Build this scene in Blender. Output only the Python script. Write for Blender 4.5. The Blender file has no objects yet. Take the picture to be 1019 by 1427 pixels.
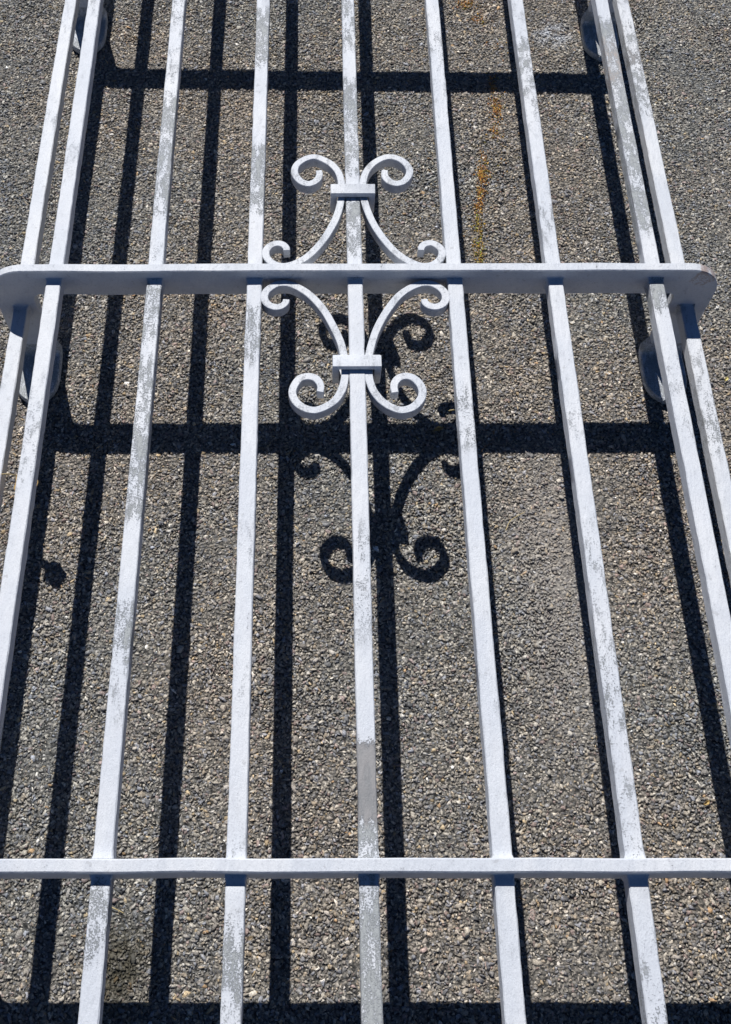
import bpy, bmesh, math, random
import numpy as np
from mathutils import Vector, Matrix

scene = bpy.context.scene
col = scene.collection
RNG = np.random.default_rng(7)
random.seed(7)

# ------------------------------------------------------------------ camera
CAM_LOC = (-0.02637, 0.0, 1.22709)
PITCH, YAW, ROLL = math.radians(62.8589), math.radians(-0.2504), math.radians(-0.3018)
fw = Vector((math.sin(YAW) * math.cos(PITCH), math.cos(YAW) * math.cos(PITCH), -math.sin(PITCH)))
rt = fw.cross(Vector((0, 0, 1))).normalized()
up = rt.cross(fw)
r2 = math.cos(ROLL) * rt + math.sin(ROLL) * up
u2 = -math.sin(ROLL) * rt + math.cos(ROLL) * up
cam_data = bpy.data.cameras.new('camera')
cam = bpy.data.objects.new('camera', cam_data)
col.objects.link(cam)
cam.matrix_world = Matrix(((r2.x, u2.x, -fw.x, CAM_LOC[0]), (r2.y, u2.y, -fw.y, CAM_LOC[1]),
                           (r2.z, u2.z, -fw.z, CAM_LOC[2]), (0, 0, 0, 1)))
cam_data.sensor_width = 36.0
cam_data.lens = 36.0 * 1417.19 / 1427.0
cam_data.shift_x = (509.5 - 435.12) / 1427.0
cam_data.shift_y = -(713.5 - 685.99) / 1427.0
cam_data.clip_start = 0.02
cam_data.clip_end = 1000.0
scene.camera = cam

# ------------------------------------------------------------------ sky, sun, exposure
SX, SY = 0.2246, -0.8177                       # how far a shadow runs per metre of height
sun_dir = Vector((-SX, -SY, 1.0)).normalized()   # towards the sun
ELEV = math.asin(sun_dir.z)
AZ = math.atan2(sun_dir.x, sun_dir.y)
world = bpy.data.worlds.new('World')
scene.world = world
world.use_nodes = True
wn = world.node_tree.nodes
wn.clear()
sky = wn.new('ShaderNodeTexSky')
sky.sky_type = 'NISHITA'
sky.sun_disc = False
sky.sun_elevation = ELEV
sky.sun_rotation = AZ
sky.altitude = 3800.0
sky.air_density = 1.0
sky.dust_density = 0.0
sky.ozone_density = 10.0
bg = wn.new('ShaderNodeBackground')
bg.inputs['Strength'].default_value = 0.05
wo = wn.new('ShaderNodeOutputWorld')
world.node_tree.links.new(sky.outputs[0], bg.inputs[0])
world.node_tree.links.new(bg.outputs[0], wo.inputs[0])

sun_data = bpy.data.lights.new('sun', 'SUN')
sun_data.energy = 4.9
sun_data.angle = math.radians(0.5)
sun_data.color = (1.0, 0.975, 0.94)
sun = bpy.data.objects.new('sun', sun_data)
col.objects.link(sun)
sun.rotation_euler = (-sun_dir).to_track_quat('-Z', 'Y').to_euler()
sun.location = (0, 0, 5)

scene.view_settings.view_transform = 'Standard'
scene.view_settings.look = 'None'
scene.view_settings.exposure = 0.0
scene.view_settings.gamma = 1.0
scene.cycles.diffuse_bounces = 1

# ------------------------------------------------------------------ measures (metres)
XC = 0.0266            # middle bar
S = 0.130              # bar spacing
H = 0.1807             # top of the bars above the ground
W = 0.0192             # bar side
T = 0.0132             # flat bar thickness
D = 0.0478             # flat bar width
ZT = H + 0.0144        # top edge of the flat bars
YS = [-0.602, 0.1266, 0.8546, 1.560, 2.290]      # flat cross bars
YA = 0.8546
OX, OZ = 0.4478, 0.1245                          # outer bars: offset and top height
Y0, Y1 = -0.78, 2.47


# ------------------------------------------------------------------ node helpers
def mat(name):
    m = bpy.data.materials.new(name)
    m.use_nodes = True
    nt = m.node_tree
    nt.nodes.clear()
    out = nt.nodes.new('ShaderNodeOutputMaterial')
    b = nt.nodes.new('ShaderNodeBsdfPrincipled')
    nt.links.new(b.outputs[0], out.inputs[0])
    return m, nt, b


def N(nt, t, **kw):
    n = nt.nodes.new(t)
    for k, v in kw.items():
        setattr(n, k, v)
    return n


def noise(nt, vec, scale, detail=3.0, rough=0.55):
    n = N(nt, 'ShaderNodeTexNoise')
    n.inputs['Scale'].default_value = scale
    n.inputs['Detail'].default_value = detail
    n.inputs['Roughness'].default_value = rough
    nt.links.new(vec, n.inputs['Vector'])
    return n.outputs[0]


def math_n(nt, op, a, b=None, c=None, clamp=False):
    n = N(nt, 'ShaderNodeMath', operation=op)
    n.use_clamp = clamp
    for i, v in enumerate((a, b, c)):
        if v is None:
            continue
        if isinstance(v, (int, float)):
            n.inputs[i].default_value = v
        else:
            nt.links.new(v, n.inputs[i])
    return n.outputs[0]


def ramp(nt, fac, a, b, ca=0.0, cb=1.0):
    n = N(nt, 'ShaderNodeMapRange', interpolation_type='SMOOTHSTEP')
    nt.links.new(fac, n.inputs[0])
    for i, v in ((1, a), (2, b), (3, ca), (4, cb)):
        n.inputs[i].default_value = v
    return n.outputs[0]


def mix(nt, fac, a, b, blend='MIX'):
    n = N(nt, 'ShaderNodeMix', data_type='RGBA', blend_type=blend)
    for i, v in ((0, fac), (6, a), (7, b)):
        if isinstance(v, (int, float)):
            n.inputs[i].default_value = v
        elif isinstance(v, tuple):
            n.inputs[i].default_value = (*v, 1.0)
        else:
            nt.links.new(v, n.inputs[i])
    return n.outputs[2]


def bump(nt, h, dist, strength=1.0, normal=None):
    n = N(nt, 'ShaderNodeBump')
    n.inputs['Strength'].default_value = strength
    n.inputs['Distance'].default_value = dist
    nt.links.new(h, n.inputs['Height'])
    if normal is not None:
        nt.links.new(normal, n.inputs['Normal'])
    return n.outputs[0]


def blob(nt, pos, x, y, rx, ry):
    """soft round stain mask on the ground, 1 in the middle, 0 outside"""
    mp = N(nt, 'ShaderNodeMapping', vector_type='POINT')
    mp.inputs['Location'].default_value = (-x / rx, -y / ry, 0)
    mp.inputs['Scale'].default_value = (1 / rx, 1 / ry, 0)
    nt.links.new(pos, mp.inputs[0])
    ln = N(nt, 'ShaderNodeVectorMath', operation='LENGTH')
    nt.links.new(mp.outputs[0], ln.inputs[0])
    return ramp(nt, ln.outputs['Value'], 1.0, 0.15)


# ------------------------------------------------------------------ materials
def paint_material():
    m, nt, b = mat('white_paint')
    tc = N(nt, 'ShaderNodeTexCoord')
    obj = tc.outputs['Object']
    at = N(nt, 'ShaderNodeAttribute', attribute_name='wear')
    sep = N(nt, 'ShaderNodeSeparateColor')
    nt.links.new(at.outputs['Color'], sep.inputs[0])
    wear, bare, rust = sep.outputs[0], sep.outputs[1], sep.outputs[2]
    st = N(nt, 'ShaderNodeMapping')
    st.inputs['Scale'].default_value = (1.0, 0.35, 1.0)
    nt.links.new(obj, st.inputs[0])
    fine = noise(nt, obj, 520, 5, 0.8)
    mid = noise(nt, st.outputs[0], 130, 5, 0.65)
    big = noise(nt, st.outputs[0], 22, 3, 0.5)
    # clean paint, faintly uneven, with a dusty film
    c = mix(nt, ramp(nt, big, 0.35, 0.7), (0.61, 0.645, 0.705), (0.70, 0.722, 0.76))
    c = mix(nt, math_n(nt, 'MULTIPLY', ramp(nt, mid, 0.5, 0.72), 0.30), c, (0.46, 0.48, 0.53))
    c = mix(nt, math_n(nt, 'MULTIPLY', ramp(nt, fine, 0.51, 0.66), 0.46), c, (0.37, 0.39, 0.43))
    # weathered: thin chalky paint with grey-green primer grinning through
    grit = noise(nt, obj, 520, 6, 0.8)
    s = math_n(nt, 'ADD', math_n(nt, 'MULTIPLY', mid, 0.55), math_n(nt, 'MULTIPLY', grit, 0.75))
    w1 = ramp(nt, math_n(nt, 'ADD', s, math_n(nt, 'MULTIPLY', wear, 0.15)), 0.715, 0.79)
    w1 = math_n(nt, 'MULTIPLY', w1, ramp(nt, wear, 0.0, 0.25))
    c = mix(nt, math_n(nt, 'MULTIPLY', w1, 0.72), c, mix(nt, ramp(nt, grit, 0.4, 0.6), (0.36, 0.385, 0.375), (0.25, 0.27, 0.265)))
    # small chips anywhere
    wp = N(nt, 'ShaderNodeTexNoise')
    wp.inputs['Scale'].default_value = 160
    nt.links.new(obj, wp.inputs['Vector'])
    warp = N(nt, 'ShaderNodeVectorMath', operation='MULTIPLY_ADD')
    nt.links.new(wp.outputs['Color'], warp.inputs[0])
    warp.inputs[1].default_value = (0.012, 0.012, 0.012)
    nt.links.new(obj, warp.inputs[2])
    vor = N(nt, 'ShaderNodeTexVoronoi')
    vor.inputs['Scale'].default_value = 110
    nt.links.new(warp.outputs[0], vor.inputs['Vector'])
    vs = N(nt, 'ShaderNodeSeparateColor')
    nt.links.new(vor.outputs['Color'], vs.inputs[0])
    rad = math_n(nt, 'MULTIPLY', ramp(nt, vs.outputs[0], 0.72, 1.0), 0.30)
    chips = ramp(nt, math_n(nt, 'SUBTRACT', math_n(nt, 'ADD', vor.outputs['Distance'], math_n(nt, 'MULTIPLY', math_n(nt, 'SUBTRACT', grit, 0.5), 0.35)), rad), 0.03, -0.03)
    c = mix(nt, math_n(nt, 'MULTIPLY', chips, 0.32), c, (0.30, 0.30, 0.31))
    # bare steel band
    bm_ = ramp(nt, math_n(nt, 'ADD', bare, math_n(nt, 'MULTIPLY', math_n(nt, 'SUBTRACT', s, 0.65), 2.6)), 0.42, 0.52)
    c = mix(nt, bm_, c, mix(nt, ramp(nt, mid, 0.4, 0.65), (0.235, 0.24, 0.25), (0.30, 0.295, 0.30)))
    rm_ = ramp(nt, math_n(nt, 'ADD', rust, math_n(nt, 'MULTIPLY', math_n(nt, 'SUBTRACT', s, 0.65), 1.6)), 0.38, 0.62)
    c = mix(nt, math_n(nt, 'MULTIPLY', rm_, 0.85), c, mix(nt, ramp(nt, fine, .4, .6), (0.30, 0.20, 0.165), (0.42, 0.34, 0.31)))
    nt.links.new(c, b.inputs['Base Color'])
    nt.links.new(ramp(nt, mid, 0.3, 0.8, 0.42, 0.62), b.inputs['Roughness'])
    b.inputs['Specular IOR Level'].default_value = 0.35
    hgt = math_n(nt, 'ADD', math_n(nt, 'MULTIPLY', mid, 0.9), math_n(nt, 'MULTIPLY', fine, 0.35))
    hgt = math_n(nt, 'SUBTRACT', hgt, math_n(nt, 'MULTIPLY', math_n(nt, 'MAXIMUM', w1, bm_), 0.35))
    nt.links.new(bump(nt, hgt, 0.0016, 1.0), b.inputs['Normal'])
    return m


def stain(nt, pos, c):
    """stains and patches of the tarmac itself, in metres on the ground"""
    n1 = noise(nt, pos, 9, 4, 0.6)
    n2 = noise(nt, pos, 2.3, 3, 0.5)
    n3 = noise(nt, pos, 60, 3, 0.6)
    c = mix(nt, ramp(nt, n2, 0.38, 0.62), c, mix(nt, 1.0, c, (0.90, 0.97, 1.03), 'MULTIPLY'))
    c = mix(nt, ramp(nt, n1, 0.36, 0.66), c, mix(nt, 1.0, c, (1.10, 1.05, 1.0), 'MULTIPLY'))
    d = math_n(nt, 'MULTIPLY', ramp(nt, n1, 0.45, 0.33), 0.14)
    c = mix(nt, d, c, (0.075, 0.072, 0.068))
    # pale dusty patch
    k = math_n(nt, 'MULTIPLY', blob(nt, pos, 0.285, 0.50, 0.085, 0.30), 0.42)
    c = mix(nt, k, c, (0.47, 0.43, 0.395))
    # white powdery splash
    k = math_n(nt, 'MULTIPLY', blob(nt, pos, 0.395, 1.535, 0.050, 0.045), ramp(nt, n3, 0.38, 0.6))
    c = mix(nt, math_n(nt, 'MULTIPLY', k, 0.95), c, (0.66, 0.69, 0.74))
    # dark mossy spot
    k = math_n(nt, 'MULTIPLY', blob(nt, pos, -0.240, 0.045, 0.050, 0.075), ramp(nt, n3, 0.25, 0.5))
    c = mix(nt, math_n(nt, 'MULTIPLY', k, 0.8), c, (0.050, 0.045, 0.025))
    return c


def chip_material():
    m, nt, b = mat('stone_chips')
    g = N(nt, 'ShaderNodeNewGeometry')
    at = N(nt, 'ShaderNodeAttribute', attribute_name='tint')
    pos = g.outputs['Position']
    f = noise(nt, pos, 520, 5, 0.7)
    c = mix(nt, 1.0, at.outputs['Color'], mix(nt, ramp(nt, f, 0.3, 0.7), (0.55, 0.55, 0.55), (1.45, 1.43, 1.40)), 'MULTIPLY')
    c = stain(nt, pos, c)
    nt.links.new(c, b.inputs['Base Color'])
    b.inputs['Roughness'].default_value = 0.85
    b.inputs['Specular IOR Level'].default_value = 0.25
    nt.links.new(bump(nt, f, 0.0018, 1.0), b.inputs['Normal'])
    return m


def ground_material():
    m, nt, b = mat('tarmac')
    g = N(nt, 'ShaderNodeNewGeometry')
    pos = g.outputs['Position']
    v = N(nt, 'ShaderNodeTexVoronoi')
    v.inputs['Scale'].default_value = 210
    nt.links.new(pos, v.inputs['Vector'])
    f = noise(nt, pos, 420, 5, 0.7)
    sep = N(nt, 'ShaderNodeSeparateColor')
    nt.links.new(v.outputs['Color'], sep.inputs[0])
    f2 = noise(nt, pos, 1100, 3, 0.7)
    c = mix(nt, sep.outputs[0], (0.21, 0.20, 0.182), (0.42, 0.385, 0.335))
    c = mix(nt, ramp(nt, v.outputs['Distance'], 0.40, 0.85), c, (0.06, 0.058, 0.055))
    c = mix(nt, ramp(nt, f, 0.33, 0.66), mix(nt, 1.0, c, (0.45, 0.45, 0.45), 'MULTIPLY'), c)
    c = mix(nt, ramp(nt, f2, 0.3, 0.7), mix(nt, 1.0, c, (0.6, 0.6, 0.6), 'MULTIPLY'), mix(nt, 1.0, c, (1.3, 1.3, 1.3), 'MULTIPLY'))
    c = stain(nt, pos, c)
    nt.links.new(c, b.inputs['Base Color'])
    b.inputs['Roughness'].default_value = 0.92
    h = math_n(nt, 'SUBTRACT', math_n(nt, 'MULTIPLY', f, 0.6), v.outputs['Distance'])
    nt.links.new(bump(nt, h, 0.004, 1.0), b.inputs['Normal'])
    return m


def plain(name, ca, cb, scale=300, rough=0.8, trans=0.0):
    m, nt, b = mat(name)
    tc = N(nt, 'ShaderNodeTexCoord')
    n = noise(nt, tc.outputs['Object'], scale, 4, 0.6)
    nt.links.new(mix(nt, ramp(nt, n, 0.3, 0.7), ca, cb), b.inputs['Base Color'])
    b.inputs['Roughness'].default_value = rough
    nt.links.new(bump(nt, n, 0.0006, 0.6), b.inputs['Normal'])
    return m


PAINT = paint_material()
CHIP = chip_material()
TARMAC = ground_material()
STRAW = plain('dry_straw', (0.42, 0.32, 0.14), (0.62, 0.50, 0.26))
TWIG = plain('dry_twig', (0.16, 0.11, 0.07), (0.30, 0.22, 0.14))
LEAF = plain('dry_leaf', (0.34, 0.21, 0.08), (0.52, 0.36, 0.13))
YLEAF = plain('yellow_leaf', (0.60, 0.50, 0.14), (0.72, 0.62, 0.25))


# ------------------------------------------------------------------ mesh helpers
def link(name, me, parent=None, material=None):
    o = bpy.data.objects.new(name, me)
    col.objects.link(o)
    if parent is not None:
        o.parent = parent
    if material is not None and me is not None:
        me.materials.append(material)
    return o


def tag(o, label, cat=None, group=None):
    o['label'] = label
    if cat:
        o['category'] = cat
    if group:
        o['group'] = group
    return o


def finish(me, angle=40):
    me.validate()
    me.update()
    me.shade_smooth()
    me.set_sharp_from_angle(angle=math.radians(angle))


def set_wear(me, vals):
    a = me.attributes.new('wear', 'FLOAT_COLOR', 'POINT')
    arr = np.ones((len(me.vertices), 4), dtype=np.float32)
    arr[:, :3] = vals
    a.data.foreach_set('color', arr.ravel())


def loft(rings, cap0=True, cap1=True):
    """rings: list of lists of points, all the same length, closed round"""
    n = len(rings[0])
    v = [p for r in rings for p in r]
    f = []
    for i in range(len(rings) - 1):
        a, b2 = i * n, (i + 1) * n
        for k in range(n):
            k2 = (k + 1) % n
            f.append((a + k, a + k2, b2 + k2, b2 + k))
    if cap0:
        f.append(tuple(range(n - 1, -1, -1)))
    if cap1:
        f.append(tuple(range((len(rings) - 1) * n, len(rings) * n)))
    me = bpy.data.meshes.new('mesh')
    me.from_pydata([tuple(p) for p in v], [], f)
    bm = bmesh.new()
    bm.from_mesh(me)
    bmesh.ops.recalc_face_normals(bm, faces=bm.faces)
    bm.to_mesh(me)
    bm.free()
    return me


def section(c, u, v, wu, wv, ch):
    """chamfered rectangle round centre c in the plane u,v"""
    c, u, v = Vector(c), Vector(u), Vector(v)
    hu, hv = wu / 2, wv / 2
    pts = [(-hu + ch, -hv), (hu - ch, -hv), (hu, -hv + ch), (hu, hv - ch), (hu - ch, hv), (-hu + ch, hv), (-hu, hv - ch), (-hu, -hv + ch)]
    return [c + u * a + v * b2 for a, b2 in pts]


def wobble(n, amp, corr):
    """smooth random walk-like noise of n samples"""
    k = max(2, int(n / corr) + 3)
    kn = RNG.normal(0, amp, k)
    return np.interp(np.linspace(0, k - 1, n), np.arange(k), kn)


# ------------------------------------------------------------------ ground
def axis(lo, hi, step, far):
    a = list(np.arange(lo, hi + 1e-6, step))
    d = step
    x = hi
    while x < far:
        d *= 1.5
        x += d
        a.append(x)
    d = step
    x = lo
    while x > -far:
        d *= 1.5
        x -= d
        a.insert(0, x)
    return np.array(a)


def build_ground():
    xs = axis(-1.8, 2.3, 0.015, 150)
    ys = axis(-1.05, 3.05, 0.015, 150)
    X, Y = np.meshgrid(xs, ys)
    Z = np.full_like(X, -0.0018)
    near = np.exp(-((X / 6) ** 2 + (Y / 6) ** 2))
    for _ in range(26):                       # gentle unevenness: binder stands higher in some patches
        wl = math.exp(RNG.uniform(math.log(0.06), math.log(0.7)))
        an = RNG.uniform(0, 6.283)
        Z += near * 0.00011 * np.sin((X * math.cos(an) + Y * math.sin(an)) * 6.283 / wl + RNG.uniform(0, 6.283))
    Z += RNG.normal(0, 0.00035, X.shape) * near
    v = np.stack([X.ravel(), Y.ravel(), Z.ravel()], 1)
    nx, ny = len(xs), len(ys)
    f = [(j * nx + i, j * nx + i + 1, (j + 1) * nx + i + 1, (j + 1) * nx + i) for j in range(ny - 1) for i in range(nx - 1)]
    me = bpy.data.meshes.new('ground')
    me.from_pydata(v.tolist(), [], f)
    me.shade_smooth()
    o = link('ground', me, None, TARMAC)
    o['kind'] = 'structure'
    o['label'] = 'worn grey tarmac ground with coarse stone chippings'
    return o


ground = build_ground()

# stone chips: templates (convex lumps), tiles of loose-packed chips, tiles laid over the ground
def chip_templates(n, npts):
    out = []
    for _ in range(n):
        bm = bmesh.new()
        pts = RNG.normal(0, 1, (npts, 3))
        pts /= np.linalg.norm(pts, axis=1)[:, None]
        pts *= RNG.uniform(0.70, 1.2, (npts, 1))
        for p in pts:
            bm.verts.new(p)
        r = bmesh.ops.convex_hull(bm, input=bm.verts)
        junk = [g for g in r['geom_interior'] if isinstance(g, bmesh.types.BMVert)]
        if junk:
            bmesh.ops.delete(bm, geom=junk, context='VERTS')
        bm.verts.index_update()
        out.append((np.array([v.co[:] for v in bm.verts]), np.array([[v.index for v in f.verts] for f in bm.faces])))
        bm.free()
    return out


TEMPL = chip_templates(40, 9)
TILE = 0.5
PITCH_CHIP = 0.0033


def rot_matrices(yaw, tx, ty):
    cz, sz, cx, sx, cy, sy = np.cos(yaw), np.sin(yaw), np.cos(tx), np.sin(tx), np.cos(ty), np.sin(ty)
    o, z = np.ones_like(yaw), np.zeros_like(yaw)
    Rz = np.stack([cz, -sz, z, sz, cz, z, z, z, o], -1).reshape(-1, 3, 3)
    Rx = np.stack([o, z, z, z, cx, -sx, z, sx, cx], -1).reshape(-1, 3, 3)
    Ry = np.stack([cy, z, sy, z, o, z, -sy, z, cy], -1).reshape(-1, 3, 3)
    return Rz @ Rx @ Ry


def lumps_mesh(name, pos, size, tilt, tint):
    """many small stone-like lumps as one mesh with a colour per lump"""
    n = len(pos)
    R = rot_matrices(RNG.uniform(0, 6.283, n), RNG.normal(0, tilt, n), RNG.normal(0, tilt, n))
    tid = RNG.integers(0, len(TEMPL), n)
    V, F, C, off = [], [], [], 0
    for t, (tv, tf) in enumerate(TEMPL):
        idx = np.nonzero(tid == t)[0]
        if len(idx) == 0:
            continue
        p = tv[None] * size[idx][:, None, :]
        p = np.einsum('nij,nkj->nki', R[idx], p) + pos[idx][:, None, :]
        V.append(p.reshape(-1, 3))
        F.append((tf[None] + (np.arange(len(idx)) * len(tv))[:, None, None] + off).reshape(-1, 3))
        C.append(np.repeat(tint[idx], len(tv), 0))
        off += len(idx) * len(tv)
    V, F, C = np.concatenate(V), np.concatenate(F), np.concatenate(C)
    me = bpy.data.meshes.new(name)
    me.vertices.add(len(V))
    me.vertices.foreach_set('co', V.astype(np.float32).ravel())
    me.loops.add(len(F) * 3)
    me.loops.foreach_set('vertex_index', F.astype(np.int32).ravel())
    me.polygons.add(len(F))
    me.polygons.foreach_set('loop_start', (np.arange(len(F)) * 3).astype(np.int32))
    me.update(calc_edges=True)
    a = me.attributes.new('tint', 'FLOAT_COLOR', 'POINT')
    a.data.foreach_set('color', np.concatenate([C, np.ones((len(C), 1))], 1).astype(np.float32).ravel())
    return me


PALETTE = np.array([[.170, .155, .140], [.205, .187, .160], [.120, .118, .118], [.255, .235, .205], [.080, .080, .084],
                    [.190, .160, .125], [.235, .185, .120], [.33, .31, .285], [.165, .130, .120], [.150, .152, .165], [.42, .41, .39], [.215, .145, .085]])
PWT = np.array([24, 21, 18, 9, 7, 10, 2.2, 1.2, 5, 9, 0.1, 0.35])


def chip_tile(k):
    n1 = int(TILE / PITCH_CHIP)
    gx, gy = np.meshgrid(np.arange(n1), np.arange(n1))
    xy = (np.stack([gx.ravel(), gy.ravel()], 1) + 0.5 + RNG.uniform(-.5, .5, (n1 * n1, 2))) * (TILE / n1) - TILE / 2
    n = len(xy)
    s = np.exp(RNG.normal(math.log(0.00245), 0.38, n)).clip(0.0012, 0.0062)
    size = np.stack([s * RNG.uniform(0.95, 1.6, n), s * RNG.uniform(0.70, 1.05, n), s * RNG.uniform(0.40, 0.75, n)], 1)
    z = -size[:, 2] * RNG.uniform(0.70, 1.05, n) - 0.0002 + RNG.normal(0, 0.00055, n)
    c = PALETTE[RNG.choice(len(PALETTE), n, p=PWT / PWT.sum())] * np.exp(RNG.normal(0, 0.23, (n, 1))) * 2.25
    me = lumps_mesh('chippings_tile', np.column_stack([xy, z]), size, 0.30, c)
    me.materials.append(CHIP)
    return bpy.data.objects.new('chippings_tile', me)


def build_chips():
    tiles = [chip_tile(k) for k in range(3)]
    x0, y0, nx, ny = -1.75, -1.0, 8, 8
    pts, rot, var = [], [], []
    last = {}
    for j in range(ny):
        for i in range(nx):
            pts.append((x0 + (i + .5) * TILE, y0 + (j + .5) * TILE, 0))
            while True:
                q = (random.randrange(3), random.randrange(4))
                if q != last.get((i - 1, j)) and q != last.get((i, j - 1)):
                    break
            last[(i, j)] = q
            var.append(q[0])
            rot.append(q[1] * math.pi / 2)
    me = bpy.data.meshes.new('stone_chippings')
    me.from_pydata(pts, [], [])
    a = me.attributes.new('turn', 'FLOAT', 'POINT')
    a.data.foreach_set('value', rot)
    a = me.attributes.new('kind', 'INT', 'POINT')
    a.data.foreach_set('value', var)
    o = link('stone_chippings', me)
    o['kind'] = 'stuff'
    tag(o, 'grey and brown stone chippings bedded in the tarmac', 'gravel')
    ng = bpy.data.node_groups.new('lay_chippings', 'GeometryNodeTree')
    ng.interface.new_socket('Geometry', in_out='INPUT', socket_type='NodeSocketGeometry')
    ng.interface.new_socket('Geometry', in_out='OUTPUT', socket_type='NodeSocketGeometry')
    gi = ng.nodes.new('NodeGroupInput')
    go = ng.nodes.new('NodeGroupOutput')
    join = ng.nodes.new('GeometryNodeJoinGeometry')
    rn = ng.nodes.new('GeometryNodeInputNamedAttribute')
    rn.data_type = 'FLOAT'
    rn.inputs['Name'].default_value = 'turn'
    cx = ng.nodes.new('ShaderNodeCombineXYZ')
    ng.links.new(rn.outputs['Attribute'], cx.inputs['Z'])
    for k, t in enumerate(tiles):
        kn = ng.nodes.new('GeometryNodeInputNamedAttribute')
        kn.data_type = 'INT'
        kn.inputs['Name'].default_value = 'kind'
        cmp_ = ng.nodes.new('FunctionNodeCompare')
        cmp_.data_type = 'INT'
        cmp_.operation = 'EQUAL'
        ins = [s for s in cmp_.inputs if s.type == 'INT']
        ng.links.new(kn.outputs['Attribute'], ins[0])
        ins[1].default_value = k
        oi = ng.nodes.new('GeometryNodeObjectInfo')
        oi.inputs['Object'].default_value = t
        iop = ng.nodes.new('GeometryNodeInstanceOnPoints')
        ng.links.new(gi.outputs[0], iop.inputs['Points'])
        ng.links.new(cmp_.outputs[0], iop.inputs['Selection'])
        ng.links.new(oi.outputs['Geometry'], iop.inputs['Instance'])
        ng.links.new(cx.outputs[0], iop.inputs['Rotation'])
        ng.links.new(iop.outputs[0], join.inputs[0])
    ng.links.new(join.outputs[0], go.inputs[0])
    md = o.modifiers.new('lay_chippings', 'NODES')
    md.node_group = ng
    return o


build_chips()

# ------------------------------------------------------------------ the iron window guard
guard = bpy.data.objects.new('iron_window_guard', None)
col.objects.link(guard)
guard.location = (XC, YA, 0)
guard.empty_display_size = 0.1
tag(guard, 'white painted iron window guard with scrollwork lying flat on the tarmac', 'window guard')

# worn stretches of paint per bar: (bar, y from, y to, amount)
WEAR = [(-2, 0.505, 0.72, 0.52), (-2, 0.345, 0.39, 0.55), (-2, 0.955, 1.18, 0.50), (-2, 0.05, 0.11, 0.55), (-2, 0.75, 0.84, 0.55),
        (-1, 1.25, 1.36, 0.6), (-1, 0.965, 1.08, 0.65), (-1, 0.02, 0.07, 0.5), (-1, 0.72, 0.80, 0.35), (-1, 1.44, 1.6, 0.4),
        (0, 1.03, 1.21, 0.52), (0, 0.89, 0.985, 0.58), (0, 0.135, 0.175, 0.6), (0, -0.06, 0.105, 0.52), (0, 1.28, 1.40, 0.4),
        (3, 0.93, 1.34, 0.72), (3, 0.80, 0.85, 0.8), (2, 1.2, 1.3, 0.3), (1, 0.6, 0.68, 0.25), (5, 1.20, 1.40, 0.4), (5, 0.62, 0.70, 0.35), (-3, 0.20, 0.26, 0.3)]
BARE = [(0, 0.171, 0.245, 1.0), (5, 1.30, 1.345, 0.55)]
RUST = [(3, 1.18, 1.32, 0.42), (1, 0.80, 0.846, 0.15)]


def span(y, a, b, amt, soft=0.012):
    t = np.minimum((y - a) / soft, (b - y) / soft)
    return amt * np.clip(t * 0.5 + 0.5, 0, 1)


def build_bar(idx, x, ztop):
    ys = set(np.arange(Y0, Y1 + 1e-6, 0.011).round(5))
    for yk in YS:
        for dy in (-0.016, -0.0115, -0.0085, -0.0068, 0.0068, 0.0085, 0.0115, 0.016):
            ys.add(round(yk + dy, 5))
    ys = np.array(sorted(ys))
    n = len(ys)
    dx, dz = wobble(n, 0.00035, 24) + wobble(n, 0.00009, 3), wobble(n, 0.0003, 14)
    ww = wobble(n, 0.00022, 5)
    base = np.clip(wobble(n, 0.10, 8), 0, 0.25)
    rings, wear = [], []
    for i, y in enumerate(ys):
        near = min(abs(y - yk) for yk in YS)
        lump = max(0.0, (0.0128 - near) / 0.0062) ** 1.4 * 0.0030
        lump *= 0.4 + 1.2 * RNG.random()
        s = W + ww[i] + lump
        r = section((x + dx[i], y - YA, ztop - W / 2 + dz[i]), (1, 0, 0), (0, 0, 1), s, W + ww[i] + lump * 0.8, 0.0011)
        r = [p + Vector((RNG.normal(0, 0.00017), 0, RNG.normal(0, 0.00014))) for p in r]
        rings.append(r)
        w = 0.05 + base[i] + sum(span(y, a, b2, m) for k, a, b2, m in WEAR if k == idx)
        ba = sum(span(y, a, b2, m, 0.014) for k, a, b2, m in BARE if k == idx)
        ru = sum(span(y, a, b2, m, 0.03) for k, a, b2, m in RUST if k == idx)
        wear += [(w, ba, ru)] * len(r)
    me = loft(rings)
    set_wear(me, np.array(wear))
    finish(me, 30)
    return link('bar', me, guard, PAINT)


for i in range(-3, 4):
    build_bar(i, i * S, H)
build_bar(-5, -OX, OZ)
build_bar(5, OX, OZ)


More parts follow.
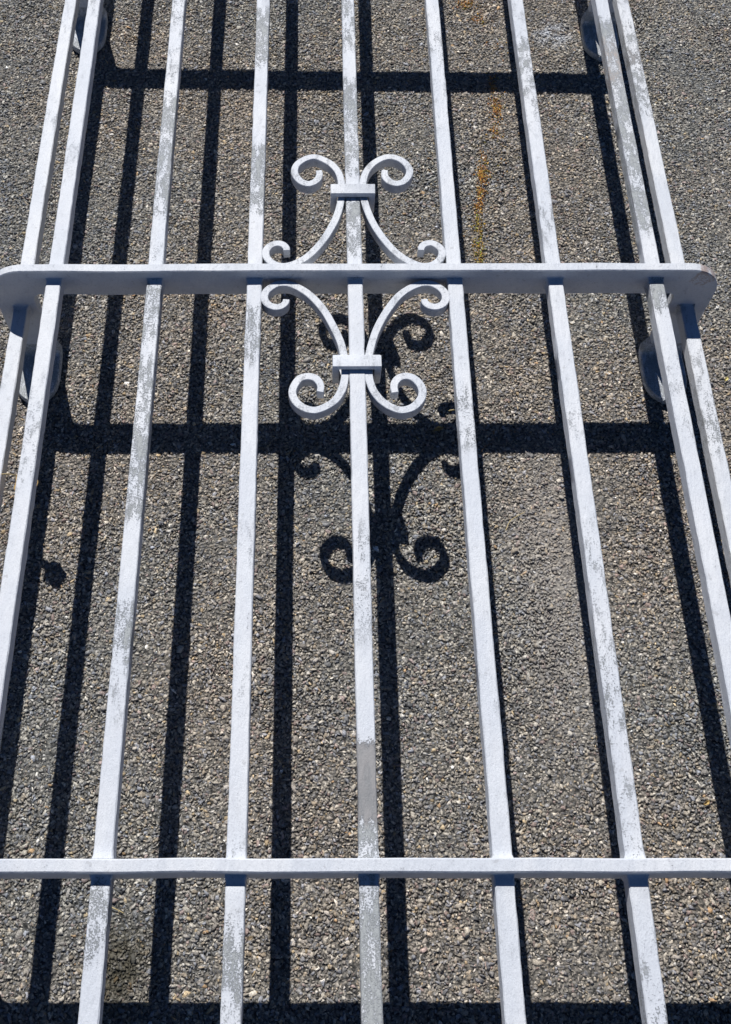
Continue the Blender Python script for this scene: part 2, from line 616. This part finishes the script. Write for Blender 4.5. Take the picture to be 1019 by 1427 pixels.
def build_flat(yk, skew=0.0):
    y = yk - YA
    xo = 0.4780           # outer face of the legs
    ro = 0.046
    # path from the left leg up, across and down the right leg: pairs of outer and inner points in the XZ plane
    pairs = []
    ri = 0.010
    zi = ZT - D
    xi = xo - D - 0.005
    leg = [((xo, z), (xi, z)) for z in np.linspace(0.036, zi - ri - 0.004, 6)]
    cx_o, cz_o = xo - ro, ZT - ro
    cx_i, cz_i = xi - ri, zi - ri
    arc = []
    for k in range(0, 11):
        a = math.radians(9 * k)
        arc.append(((cx_o + ro * math.cos(a), cz_o + ro * math.sin(a)), (cx_i + ri * math.cos(a), cz_i + ri * math.sin(a))))
    half = leg + arc
    right = half
    xm = np.linspace(0.40, -0.40, 55)
    mid = [((a, ZT), (a, zi)) for a in xm]
    pairs = right + mid + [((-o[0], o[1]), (-i2[0], i2[1])) for o, i2 in reversed(half)]
    n = len(pairs)
    j1, j2, j3 = wobble(n, 0.0003, 4), wobble(n, 0.0003, 4), wobble(n, 0.0003, 5)
    rings, wear = [], []
    for k, (o, i2) in enumerate(pairs):
        po, pi_ = Vector((o[0], y + j3[k] + skew * o[0], o[1])), Vector((i2[0], y + j3[k] + skew * i2[0], i2[1]))
        u = (po - pi_)
        ln = u.length
        u.normalize()
        r = section((po + pi_) / 2 + u * j1[k], u, (0, 1, 0), ln, T + j2[k], 0.0014)
        rings.append(r)
        on_shoulder = o[0] > 0.444 and o[1] > 0.172
        for q, pnt in enumerate(r):
            ru = 0.60 if on_shoulder and q in (1, 2, 3) else 0.0
            wear.append((0.0, 0.0, ru if yk == YA else ru * 0.5))
    me = loft(rings)
    set_wear(me, np.array(wear))
    finish(me, 32)
    fb = link('flat_crossbar', me, guard, PAINT)
    # splayed feet, turned towards the lower end of the guard
    yflat = y
    for sgn in (1, -1):
        y = yflat + skew * sgn * OX
        rings, wear = [], []
        wl = D + 0.005
        xcen = (xo + xi) / 2
        xpad = 0.4475
        for z in np.linspace(0.036, 0.019, 4):
            t = (0.036 - z) / 0.017
            ww = wl + (0.059 - wl) * t ** 1.3
            rings.append(section((sgn * (xcen + (xpad - xcen) * t), y, z), (sgn, 0, 0), (0, 1, 0), ww, T, 0.0016))
        rb = 0.0125
        for a in (18, 36, 54, 72, 90):
            a = math.radians(a)
            c = Vector((sgn * xpad, y - rb + rb * math.cos(a), 0.019 - rb * math.sin(a)))
            rings.append(section(c, (sgn, 0, 0), (0, math.cos(a), -math.sin(a)), 0.060, T - 0.0018 * math.sin(a), 0.0018))
        yb = y - rb
        for t in (0.0, 0.2, 0.4, 0.55, 0.7, 0.8, 0.88, 0.94, 0.98, 1.0):
            if t == 0.0:
                continue
            ww = 0.061 * max(0.30, math.sqrt(max(0.0, 1 - max(0, (t - 0.42) / 0.58) ** 2.4)))
            rings.append(section((sgn * xpad, yb - t * 0.074, 0.0065), (sgn, 0, 0), (0, 0, -1), ww, 0.0114, 0.0018))
        me = loft(rings)
        wear = np.zeros((len(me.vertices), 3))
        wear[:, 0] = 0.75
        wear[:, 2] = 0.15
        set_wear(me, wear)
        finish(me, 40)
        link('fixing_foot', me, fb, PAINT)
    return fb


for yk in YS:
    build_flat(yk, -0.018 if yk == YS[3] else 0.0)      # the upper one sits a little askew

# scrolls: centre line of the lower left one, millimetres from the crossing of middle bar and flat bar
SC = [(-45.6, -181.0), (-44.6, -173.5), (-46.6, -166.5), (-52.0, -160.0), (-60.7, -157.3), (-70.5, -161.1), (-77.3, -171.2),
      (-79.2, -182.2), (-75.2, -193.8), (-65.8, -203.0), (-52.5, -206.5), (-39.5, -201.8), (-28.0, -192.4), (-19.6, -179.0),
      (-15.6, -165.0), (-14.3, -150.0), (-14.3, -138.0), (-15.7, -126.7), (-19.6, -107.4), (-27.0, -85.2), (-39.6, -59.0),
      (-54.8, -36.6), (-68.5, -24.0), (-82.0, -16.5), (-93.5, -14.3), (-104.8, -17.6), (-113.9, -27.2), (-116.3, -38.4),
      (-111.5, -47.8), (-102.6, -52.3), (-94.0, -50.4), (-89.4, -45.0), (-88.4, -40.5)]


def catmull(p, sub):
    p = [np.array(q, float) for q in p]
    out = []
    for i in range(len(p) - 1):
        a, b2, c, d = p[max(i - 1, 0)], p[i], p[i + 1], p[min(i + 2, len(p) - 1)]
        for k in range(sub):
            t = k / sub
            out.append(0.5 * ((2 * b2) + (-a + c) * t + (2 * a - 5 * b2 + 4 * c - d) * t * t + (-a + 3 * b2 - 3 * c + d) * t ** 3))
    out.append(p[-1])
    return np.array(out)


def build_scroll(mx, my):
    jit = [(a + RNG.normal(0, 0.2), b2 + RNG.normal(0, 0.2)) for a, b2 in SC]
    c = catmull(jit, 5)
    tg = np.gradient(c, axis=0)
    tg /= np.linalg.norm(tg, axis=1)[:, None]
    n = len(c)
    ww = wobble(n, 0.00025, 8)
    zz = wobble(n, 0.0003, 12)
    rings = []
    for k in range(n):
        e = min(k, n - 1 - k) / 12
        s = 0.0098 * (0.86 + 0.14 * min(1, e)) + ww[k]
        px, py = c[k] / 1000
        tx, ty = tg[k]
        rings.append(section((mx * px, my * py, H - 0.0075 + zz[k]), (mx * -ty, my * tx, 0), (0, 0, 1), s, 0.0152, 0.0007))
    me = loft(rings)
    wv = np.zeros((len(me.vertices), 3))
    wv[:, 0] = 0.12
    set_wear(me, wv)
    finish(me, 35)
    return link('scroll', me, guard, PAINT)


for mx in (1, -1):
    for my in (1, -1):
        build_scroll(mx, my)


def build_collar(yc):
    bm = bmesh.new()
    zt, zb, hx, hy, th = H + 0.0078, 0.1505, 0.0300, 0.0090, 0.0085
    o = [(-hx, zb), (hx, zb), (hx, zt), (-hx, zt)]
    i2 = [(-hx + th, zb + th * 0.8), (hx - th, zb + th * 0.8), (hx - th, zt - th * 0.8), (-hx + th, zt - th * 0.8)]
    vs = {}
    for yy, s in ((yc - hy, 0), (yc + hy, 1)):
        vs['o', s] = [bm.verts.new((x, yy, z)) for x, z in o]
        vs['i', s] = [bm.verts.new((x, yy, z)) for x, z in i2]
    for k in range(4):
        k2 = (k + 1) % 4
        for a in (('o', 0), ('o', 1)), :
            bm.faces.new((vs['o', 0][k], vs['o', 0][k2], vs['o', 1][k2], vs['o', 1][k]))
        bm.faces.new((vs['i', 0][k2], vs['i', 0][k], vs['i', 1][k], vs['i', 1][k2]))
        for s in (0, 1):
            bm.faces.new((vs['o', s][k], vs['i', s][k], vs['i', s][k2], vs['o', s][k2]))
    bmesh.ops.recalc_face_normals(bm, faces=bm.faces)
    bmesh.ops.bevel(bm, geom=list(bm.edges), offset=0.0007, segments=1, affect='EDGES', profile=0.6)
    for v in bm.verts:
        v.co += Vector(RNG.normal(0, 0.00012, 3))
    me = bpy.data.meshes.new('collar')
    bm.to_mesh(me)
    bm.free()
    wv = np.zeros((len(me.vertices), 3))
    wv[:, 0] = 0.1
    set_wear(me, wv)
    finish(me, 40)
    return link('collar', me, guard, PAINT)


build_collar(0.1400)
build_collar(-0.1405)


# ------------------------------------------------------------------ small things lying about
def tube(points, r0, r1, nside=6):
    c = catmull(points, 4)
    tg = np.gradient(c, axis=0)
    rings = []
    for k in range(len(c)):
        t = Vector(tg[k]).normalized()
        a = t.cross(Vector((0, 0, 1)))
        if a.length < 1e-4:
            a = Vector((1, 0, 0))
        a.normalize()
        b2 = a.cross(t)
        r = r0 + (r1 - r0) * k / (len(c) - 1)
        rings.append([Vector(c[k]) + a * r * math.cos(q * 2 * math.pi / nside) + b2 * r * math.sin(q * 2 * math.pi / nside) for q in range(nside)])
    me = loft(rings)
    finish(me, 60)
    return me


def leaf_mesh(ln, wd, curl, thick=0.0005, nu=9, nv=5):
    """pointed, cupped leaf with thickness; lies along +x"""
    v, f = [], []
    for s in (1, -1):
        for i in range(nu):
            t = i / (nu - 1)
            hw = wd / 2 * (math.sin(math.pi * t ** 0.8) ** 0.8 + 0.03) * (1 + 0.13 * math.sin(13 * t + 1))
            for j in range(nv):
                q = j / (nv - 1) * 2 - 1
                z = curl * (q * q) * hw * 1.2 + curl * ln * 0.25 * (t - 0.4) ** 2 + 0.0006 * math.sin(9 * t + 4 * q)
                v.append((t * ln, q * hw * (1 - 0.25 * abs(curl) * abs(q)), z + s * thick / 2))
    m = nu * nv
    for i in range(nu - 1):
        for j in range(nv - 1):
            a = i * nv + j
            f.append((a, a + nv, a + nv + 1, a + 1))
            f.append((m + a, m + a + 1, m + a + nv + 1, m + a + nv))
    edge = [j for j in range(nv)] + [i * nv + nv - 1 for i in range(1, nu)] + [(nu - 1) * nv + j for j in range(nv - 2, -1, -1)] + [i * nv for i in range(nu - 2, 0, -1)]
    for k in range(len(edge)):
        a, b2 = edge[k], edge[(k + 1) % len(edge)]
        f.append((a, b2, m + b2, m + a))
    me = bpy.data.meshes.new('leaf')
    me.from_pydata(v, [], f)
    finish(me, 50)
    return me


def thing(name, me, material, loc, label, cat, group=None, rot=(0, 0, 0)):
    o = link(name, me, None, material)
    o.location = loc
    o.rotation_euler = rot
    return tag(o, label, cat, group)


# dry stalk with unseen leaves shaped for their shadow, caught between the two left-hand bars
stalk = bpy.data.objects.new('dry_stalk', None)
col.objects.link(stalk)
stalk.location = (XC - 0.438, 0.592, 0.1135)
tag(stalk, 'dry yellow stalk caught between the two leftmost bars', 'stalk')
link('stem', tube([(-0.004, -0.002, 0.0105), (0.004, 0.0005, 0.0085), (0.014, 0.002, 0.002), (0.025, 0.002, -0.013)], 0.0007, 0.0005), stalk, STRAW)
lf = link('leaf', leaf_mesh(0.044, 0.029, 0.12, nu=17), stalk, LEAF)
lf.location = (0.0180, 0.018, -0.015)
lf.rotation_euler = (0.1, 0.05, math.radians(-72))
link('stem', tube([(0.022, 0.002, -0.013), (0.021, -0.006, -0.030), (0.018, -0.012, -0.044), (0.016, -0.016, -0.053)], 0.0006, 0.0005), stalk, STRAW)  # added stem for the second unseen leaf
shadow_leaf = link('leaf', leaf_mesh(0.020, 0.013, 0.3), stalk, LEAF)  # added out of sight to join the leaf shadow to the bar shadow
shadow_leaf.location = (0.010, -0.010, -0.054)
shadow_leaf.rotation_euler = (0.1, 0.0, math.radians(-40))

STRAWS = [
    ((0.228, 0.571), (0.256, 0.598), 0.0006, STRAW, 'thin dry straw on the tarmac between two right-hand bars', 'dry_straw'),
    ((0.163, 0.757), (0.196, 0.748), 0.0013, STRAW, 'pale bent straw beside the lower right scroll shadow', 'dry_straw'),
    ((0.232, 1.075), (0.237, 1.105), 0.0009, TWIG, 'short dark twig beside the orange moss streak', 'dry_twig'),
    ((0.205, 0.690), (0.222, 0.705), 0.0006, TWIG, 'small brown twig just right of the second bar shadow corner', 'dry_twig'),
    ((0.335, 0.520), (0.352, 0.548), 0.0006, STRAW, 'fine straw lying near the far right bar shadow', 'dry_straw'),
    ((-0.265, 0.105), (-0.240, 0.100), 0.0007, STRAW, 'short straw near the dark mossy spot', 'dry_straw'),
]
for (ax, ay), (bx, by), r, mt, label, nm in STRAWS:
    d = Vector((bx - ax, by - ay, 0))
    nrm = Vector((-d.y, d.x, 0)) * 0.12
    me = tube([(0, 0, 0.0012), (d.x * .35 + nrm.x, d.y * .35 + nrm.y, 0.0026), (d.x * .7 + nrm.x * .6, d.y * .7 + nrm.y * .6, 0.0020), (d.x, d.y, 0.0012)], r, r * 0.6)
    thing(nm, me, mt, (ax, ay, 0.0008), label, 'straw' if mt is STRAW else 'twig')

thing('yellow_leaf_scrap', leaf_mesh(0.008, 0.005, 0.5), YLEAF, (0.562, 0.806, 0.0025), 'pale yellow leaf scrap on open tarmac right of the guard', 'leaf', None, (0.2, -0.1, 0.9))
thing('orange_leaf_scrap', leaf_mesh(0.009, 0.005, 0.6), LEAF, (0.428, 0.217, 0.003), 'tiny orange leaf scrap by the lower right bar shadow', 'leaf', None, (0.3, -0.1, 0.6))
thing('brown_leaf_scrap', leaf_mesh(0.016, 0.007, 0.7), LEAF, (0.140, 0.724, 0.003), 'brown leaf scrap under the lower right scroll', 'leaf', None, (0.2, 0.0, 0.3))


# orange moss in a line along a fine seam of the tarmac
def build_moss():
    m, nt, b = mat('orange_moss')
    at = N(nt, 'ShaderNodeAttribute', attribute_name='tint')
    nt.links.new(at.outputs['Color'], b.inputs['Base Color'])
    b.inputs['Roughness'].default_value = 0.95
    line = [(0.255, 1.66, 70, .020, .016), (0.250, 1.615, 110, .020, .012), (0.268, 1.575, 40, .012, .015), (0.279, 1.406, 60, .010, .020), (0.281, 1.355, 130, .010, .022), (0.276, 1.297, 40, .010, .014),
            (0.250, 1.235, 40, .010, .020), (0.246, 1.203, 150, .0095, .013), (0.240, 1.165, 60, .008, .012), (0.236, 1.135, 70, .008, .012),
            (0.231, 1.100, 80, .009, .016), (0.229, 1.050, 120, .009, .022), (0.226, 1.000, 60, .008, .02), (0.300, 1.50, 15, .015, .02), (0.265, 1.25, 40, .03, .06)]
    cols = np.array([[.60, .28, .05], [.66, .40, .09], [.50, .22, .08], [.42, .38, .08], [.55, .30, .18], [.34, .20, .09]])
    P_, Sz, C_ = [], [], []
    for x, y, n, sx_, sy_ in line:
        n = int(n * 1.2)
        q = np.column_stack([RNG.normal(x, sx_ * .55, n), RNG.normal(y, sy_ * .7, n), RNG.uniform(-0.0003, 0.0016, n)])
        P_.append(q)
        s = RNG.uniform(0.0007, 0.0020, n)
        Sz.append(np.stack([s * 1.7, s * .8, s * .6], 1))
        cc = cols[RNG.choice(len(cols), n, p=[.26, .2, .2, .12 + 0, .14, .08])] * RNG.uniform(.6, 1.15, (n, 1))
        if y < 1.12:
            cc = cc * np.array([.85, 1.12, .9])
        C_.append(cc)
    me = lumps_mesh('orange_moss', np.concatenate(P_), np.concatenate(Sz), 0.7, np.concatenate(C_))
    o = link('orange_moss', me, None, m)
    o['kind'] = 'stuff'
    tag(o, 'streak of dried orange moss on the tarmac between two upper right bars', 'moss')


build_moss()
